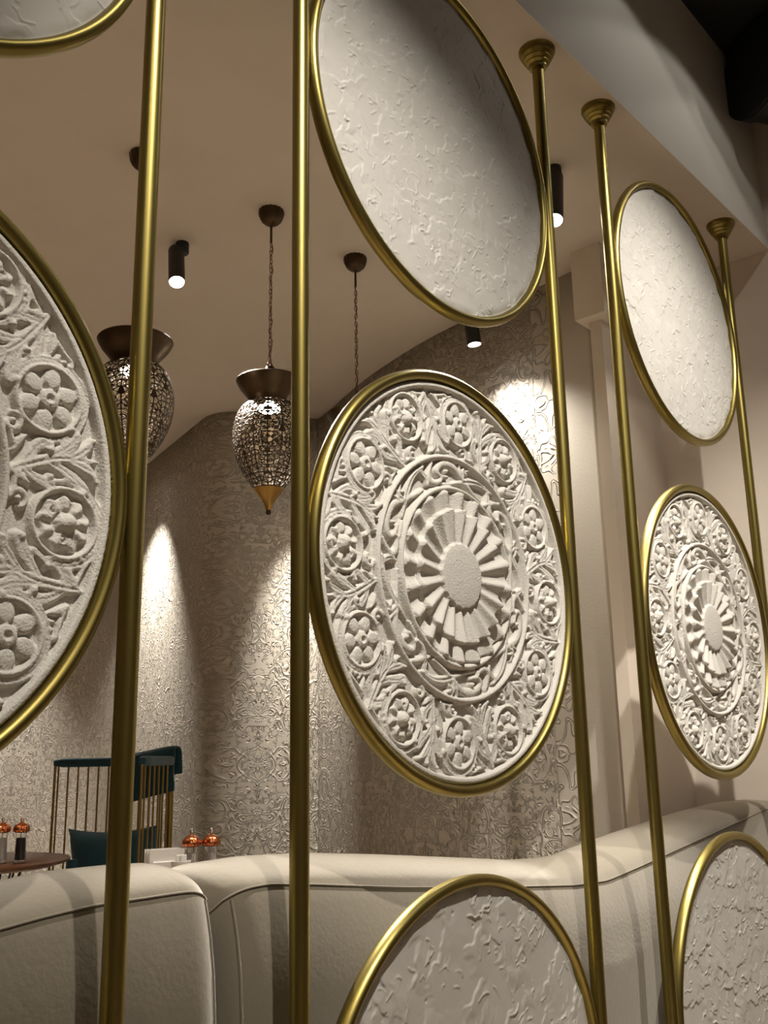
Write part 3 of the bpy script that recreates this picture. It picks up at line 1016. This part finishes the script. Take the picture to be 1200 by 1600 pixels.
# ------------------------------------------------------------------ lounge chair with teal rail
def chair():
    A = Vector((1.101, 3.182, 0)); C_ = Vector((1.327, 2.606, 0)); D = Vector((0.963, 2.316, 0))
    E = A + (D - C_)
    root = empty('spindle_armchair', (1.05, 2.75, 0.12), 'tall brass spindle chair with teal padded top rail by the relief wall', 'chair')
    o = Vector(root.location)
    zr0, zr1 = 1.243, 1.283

    def rail(p, q, nm):
        d = (q - p).normalized(); s = Vector((-d.y, d.x, 0))
        b = MB(); v = []; f = []
        n = 16; m = 14
        for i in range(m):
            t = i / (m - 1)
            e = 1 - 0.35 * max(0, 1 - min(t, 1 - t) / 0.04) ** 2
            c = p + (q - p) * t
            for k in range(n):
                a = 2 * math.pi * k / n
                cx = math.copysign(abs(math.cos(a)) ** 0.5, math.cos(a)); cz = math.copysign(abs(math.sin(a)) ** 0.5, math.sin(a))
                v.append(c + s * 0.022 * cx * e + Vector((0, 0, (zr0 + zr1) / 2 + 0.020 * cz * e)) - o)
        for i in range(m - 1):
            for k in range(n):
                l = (k + 1) % n
                f.append((i * n + k, i * n + l, (i + 1) * n + l, (i + 1) * n + k))
        f.append(tuple(range(n))); f.append(tuple((m - 1) * n + k for k in range(n)))
        b.add(v, f).build(nm, M_teal, root)

    rail(A, C_, 'top_rail'); rail(C_, D, 'top_rail')

    def bar(p, r, nm, z0=0.42, z1=1.25):
        MB().tube([p + Vector((0, 0, z0)) - o, p + Vector((0, 0, z1)) - o], r, 10).build(nm, M_thin, root)
    for i in range(11):
        bar(A + (C_ - A) * (i + 0.35) / 11.3, 0.0042, 'spindle')
    for i in range(6):
        bar(C_ + (D - C_) * (0.14 + 0.76 * i / 5), 0.0042, 'spindle')
    for p in (A, C_, D, E):
        bar(p, (0.006, 0.013, 0.0055, 0.010)[(A, C_, D, E).index(p)], 'post', 0.12, 0.46 if p is E else 1.25)
    for p, q in ((A, C_), (C_, D), (D, E), (E, A)):
        MB().tube([p + Vector((0, 0, 0.42)) - o, q + Vector((0, 0, 0.42)) - o], 0.011, 10).build('seat_rail', M_thin, root)
    b = MB()
    i_ = lambda p: (p + (A + C_ + D + E) * 0.25 * 0 - o)
    ctr = (A + C_ + D + E) / 4
    q4 = [ctr + (p - ctr) * 0.93 - o for p in (A, C_, D, E)]
    v = [(*p.xy, 0.43 - o.z) for p in q4] + [(*p.xy, 0.56 - o.z) for p in q4]
    st = b.add(v, [(0, 3, 2, 1), (4, 5, 6, 7), (0, 1, 5, 4), (1, 2, 6, 5), (2, 3, 7, 6), (3, 0, 4, 7)]).build('seat_cushion', M_teal, root)
    bevel(st, 0.03, 3)
    # dark back pad block seen low through the spindles
    pd = bevel(MB().box((-0.02, -0.016, 0.62), (0.02, 0.016, 0.755)).build('arm_pad', M_teal, root), 0.006)
    pd.location = (0.917 - 1.05, 2.708 - 2.75, 0)
    return A, C_, D


A_, C_, D_ = chair()


def pillow():
    """square teal cushion leaning in the chair"""
    n = 24
    V = []; F = []
    for side in (1, -1):
        for i in range(n):
            for j in range(n):
                u = 2 * i / (n - 1) - 1; v = 2 * j / (n - 1) - 1
                pin = 1 - 0.10 * (1 - abs(u) ** 2) * abs(v) ** 3
                pin2 = 1 - 0.10 * (1 - abs(v) ** 2) * abs(u) ** 3
                th = 0.075 * ((1 - u ** 4) * (1 - v ** 4)) ** 0.6
                V.append((0.215 * u * pin2, side * (th + 0.003), 0.215 * v * pin))
    b = MB()
    for s_ in range(2):
        o = s_ * n * n
        for i in range(n - 1):
            for j in range(n - 1):
                F.append((o + i * n + j, o + (i + 1) * n + j, o + (i + 1) * n + j + 1, o + i * n + j + 1))
    rim = [i * n for i in range(n)] + [(n - 1) * n + j for j in range(1, n)] + [i * n + n - 1 for i in range(n - 2, -1, -1)] + [j for j in range(n - 2, 0, -1)]
    for k in range(len(rim)):
        a, c = rim[k], rim[(k + 1) % len(rim)]
        F.append((a, c, n * n + c, n * n + a))
    o = b.add(V, F).build('cushion', M_teal, auto=70)
    tag(o, 'square teal velvet cushion leaning inside the brass spindle chair', 'cushion')
    return o


cu = pillow()
bd = (C_ - A_).normalized()
cu.location = (1.105, 2.66, 0.785)
cu.rotation_euler = (R_(12), R_(-2), math.atan2(bd.y, bd.x))


def throw():
    """teal cloth folded over the rail corner"""
    b = MB()
    d = (C_ - A_).normalized(); s = Vector((-d.y, d.x, 0))      # s points to the wall side
    V = []; F = []
    n, m = 12, 16
    p0 = C_ - d * 0.24
    for i in range(n):
        t = i / (n - 1)
        c = p0 + d * (0.27 * t)
        peak = 1.293 + 0.036 * min(1, t / 0.85)
        low_in = 1.075 + 0.06 * t
        low_out = 1.19 + 0.03 * t
        for j in range(m):
            q = j / (m - 1)
            if q < 0.55:
                u = q / 0.55
                off_ = -0.030 + 0.006 * math.sin(u * 9 + t * 7)
                z = low_in + (peak - 0.012 - low_in) * u
            elif q < 0.7:
                u = (q - 0.55) / 0.15
                off_ = -0.030 + 0.065 * u
                z = peak - 0.012 + 0.012 * math.sin(u * math.pi)
            else:
                u = (q - 0.7) / 0.3
                off_ = 0.035 + 0.012 * u
                z = peak - 0.012 + (low_out - peak) * u
            V.append(c + s * off_ + Vector((0, 0, z)))
    for i in range(n - 1):
        for j in range(m - 1):
            F.append((i * m + j, (i + 1) * m + j, (i + 1) * m + j + 1, i * m + j + 1))
    o = b.add(V, F).build('throw_blanket', M_teal, auto=60)
    so = o.modifiers.new('thick', 'SOLIDIFY'); so.thickness = 0.006
    tag(o, 'dark teal throw folded over the corner of the brass chair\'s top rail', 'blanket')


throw()


# ------------------------------------------------------------------ tables with mills and napkins
TZ = 0.912
TZR = 0.892


def table(loc, label, r=0.36):
    root = empty('round_table', loc, label, 'table', 'round walnut lounge tables')
    MB().lathe([(0.0, TZ - 0.148), (r - 0.06, TZ - 0.148), (r - 0.012, TZ - 0.135), (r, TZ - 0.128), (r, TZ - 0.122), (r - 0.003, TZ - 0.12), (0.0, TZ - 0.12)], 72).build('table_top', M_wood, root)
    for k in range(16):
        a = 2 * math.pi * k / 16
        MB().tube([(0.19 * math.cos(a), 0.19 * math.sin(a), TZ - 0.148), (0.07 * math.cos(a), 0.07 * math.sin(a), 0.35), (0.20 * math.cos(a + .1), 0.20 * math.sin(a + .1), 0.0)], 0.004, 6).build('wire_leg', M_black, root)
    MB().tube([(0.20 * math.cos(2 * math.pi * k / 40), 0.20 * math.sin(2 * math.pi * k / 40), 0.005) for k in range(40)], 0.005, 6, closed=True).build('base_ring', M_black, root)
    return root


tL = table((0.447, 2.65, 0.12), 'round walnut table with slanting wire legs at the far left')
tR = table((0.62, 1.58, 0.12 + TZR - TZ), 'round walnut table hidden by the sofa under the napkins and right mills', 0.30)


def mill(loc, label, fill, s=1.0):
    root = empty('spice_mill', loc, label, 'mill', 'copper topped spice mills')
    MB().lathe([(0.0, 0.0), (0.0225 * s, 0.0), (0.0225 * s, 0.006), (0.0195 * s, 0.05), (0.0185 * s, 0.100), (0.020 * s, 0.106), (0.017 * s, 0.106), (0.0165 * s, 0.1), (0.0175 * s, 0.05), (0.0200 * s, 0.010), (0.0, 0.008)], 32).build('clear_body', M_glass, root)
    MB().lathe([(0.0, 0.0095), (0.0185 * s, 0.0115), (0.0166 * s, 0.05), (0.0158 * s, 0.088), (0.0, 0.090)], 24).build('filling', fill, root)
    MB().tube([(0, 0, 0.088), (0, 0, 0.112)], 0.003, 8).build('spindle', M_silver, root)
    kn = lambda k: 1 + 0.05 * (1 if k % 3 == 0 else 0)
    MB().lathe([(0.0, 0.106), (0.020 * s, 0.106), (0.0265 * s, 0.110), (0.0285 * s, 0.117), (0.0265 * s, 0.126), (0.0205 * s, 0.134), (0.012 * s, 0.139), (0.006, 0.142), (0.0, 0.142)], 48, (0, 0, 0), kn).build('copper_head', M_copper, root)
    MB().lathe([(0.0035, 0.140), (0.0035, 0.146), (0.0065, 0.149), (0.0065, 0.153), (0.002, 0.160), (0.0, 0.162)], 16).build('finial', M_silver, root)
    return root


mill((0.497, 2.383, TZ), 'pepper mill with dark filling and copper head on the left walnut table', M_pepper)
mill((0.452, 2.435, TZ), 'copper topped salt mill left of the dark pepper mill, cut by the photo edge', M_salt)
mill((0.566, 1.489, TZR), 'left of the two copper topped mills behind the sofa, beside the napkins', M_salt, 1.0)
mill((0.622, 1.462, TZR), 'right of the two copper topped mills behind the sofa', M_salt, 1.0)


def napkins():
    root = empty('napkin_holder', (0.495, 1.530, TZR), 'white paper napkins standing in a holder behind the sofa', 'napkins')
    for k in range(7):
        t = k / 6
        b = MB().box((-0.055, -0.024 + 0.048 * t - 0.0018, 0.012), (0.055, -0.024 + 0.048 * t + 0.0018, 0.104 - 0.005 * (k % 3)))
        b.build('napkin', M_paper, root, smooth=False)
    for s in (-1, 1):
        bevel(MB().box((-0.045, s * 0.030 - 0.003, 0.0), (0.045, s * 0.030 + 0.003, 0.07)).build('side_plate', M_china, root), 0.002)
    bevel(MB().box((-0.05, -0.033, 0.0), (0.05, 0.033, 0.010)).build('base', M_china, root), 0.002)
    root.rotation_euler.z = R_(-18)


napkins()
cbx = MB().lathe([(0.0, 0.0), (0.020, 0.0), (0.026, 0.006), (0.030, 0.075), (0.027, 0.075), (0.022, 0.010), (0.0, 0.008)], 24).build('sugar_bowl', M_china)
cbx.location = (0.478, 1.425, TZR)
tag(cbx, 'small white china pot in front of the napkins, just above the sofa', 'pot')
root = cbx
for k in range(4):
    a = k * 1.6
    MB().box((0.010 * math.cos(a) - 0.009, 0.010 * math.sin(a) - 0.002, 0.012), (0.010 * math.cos(a) + 0.009, 0.010 * math.sin(a) + 0.002, 0.092)).build('sugar_sachet', M_paper, cbx, smooth=False)

# grey-brown bench end behind the left table
be = empty('wall_bench', (0.45, 3.35, 0.12), 'taupe padded bench back behind the left walnut table', 'bench')
bevel(MB().box((-0.9, -0.05, 0.30), (0.30, 0.05, 0.76)).build('backrest', M_tan, be), 0.03, 4)
bevel(MB().box((-0.9, -0.50, 0.18), (0.30, -0.06, 0.36)).build('seat', M_tan, be), 0.03, 4)
for x in (-0.8, 0.2):
    for y in (-0.42, -0.02):
        MB().lathe([(0.02, 0.0), (0.025, 0.20)], 12, (x, y, 0)).build('leg', M_black, be)
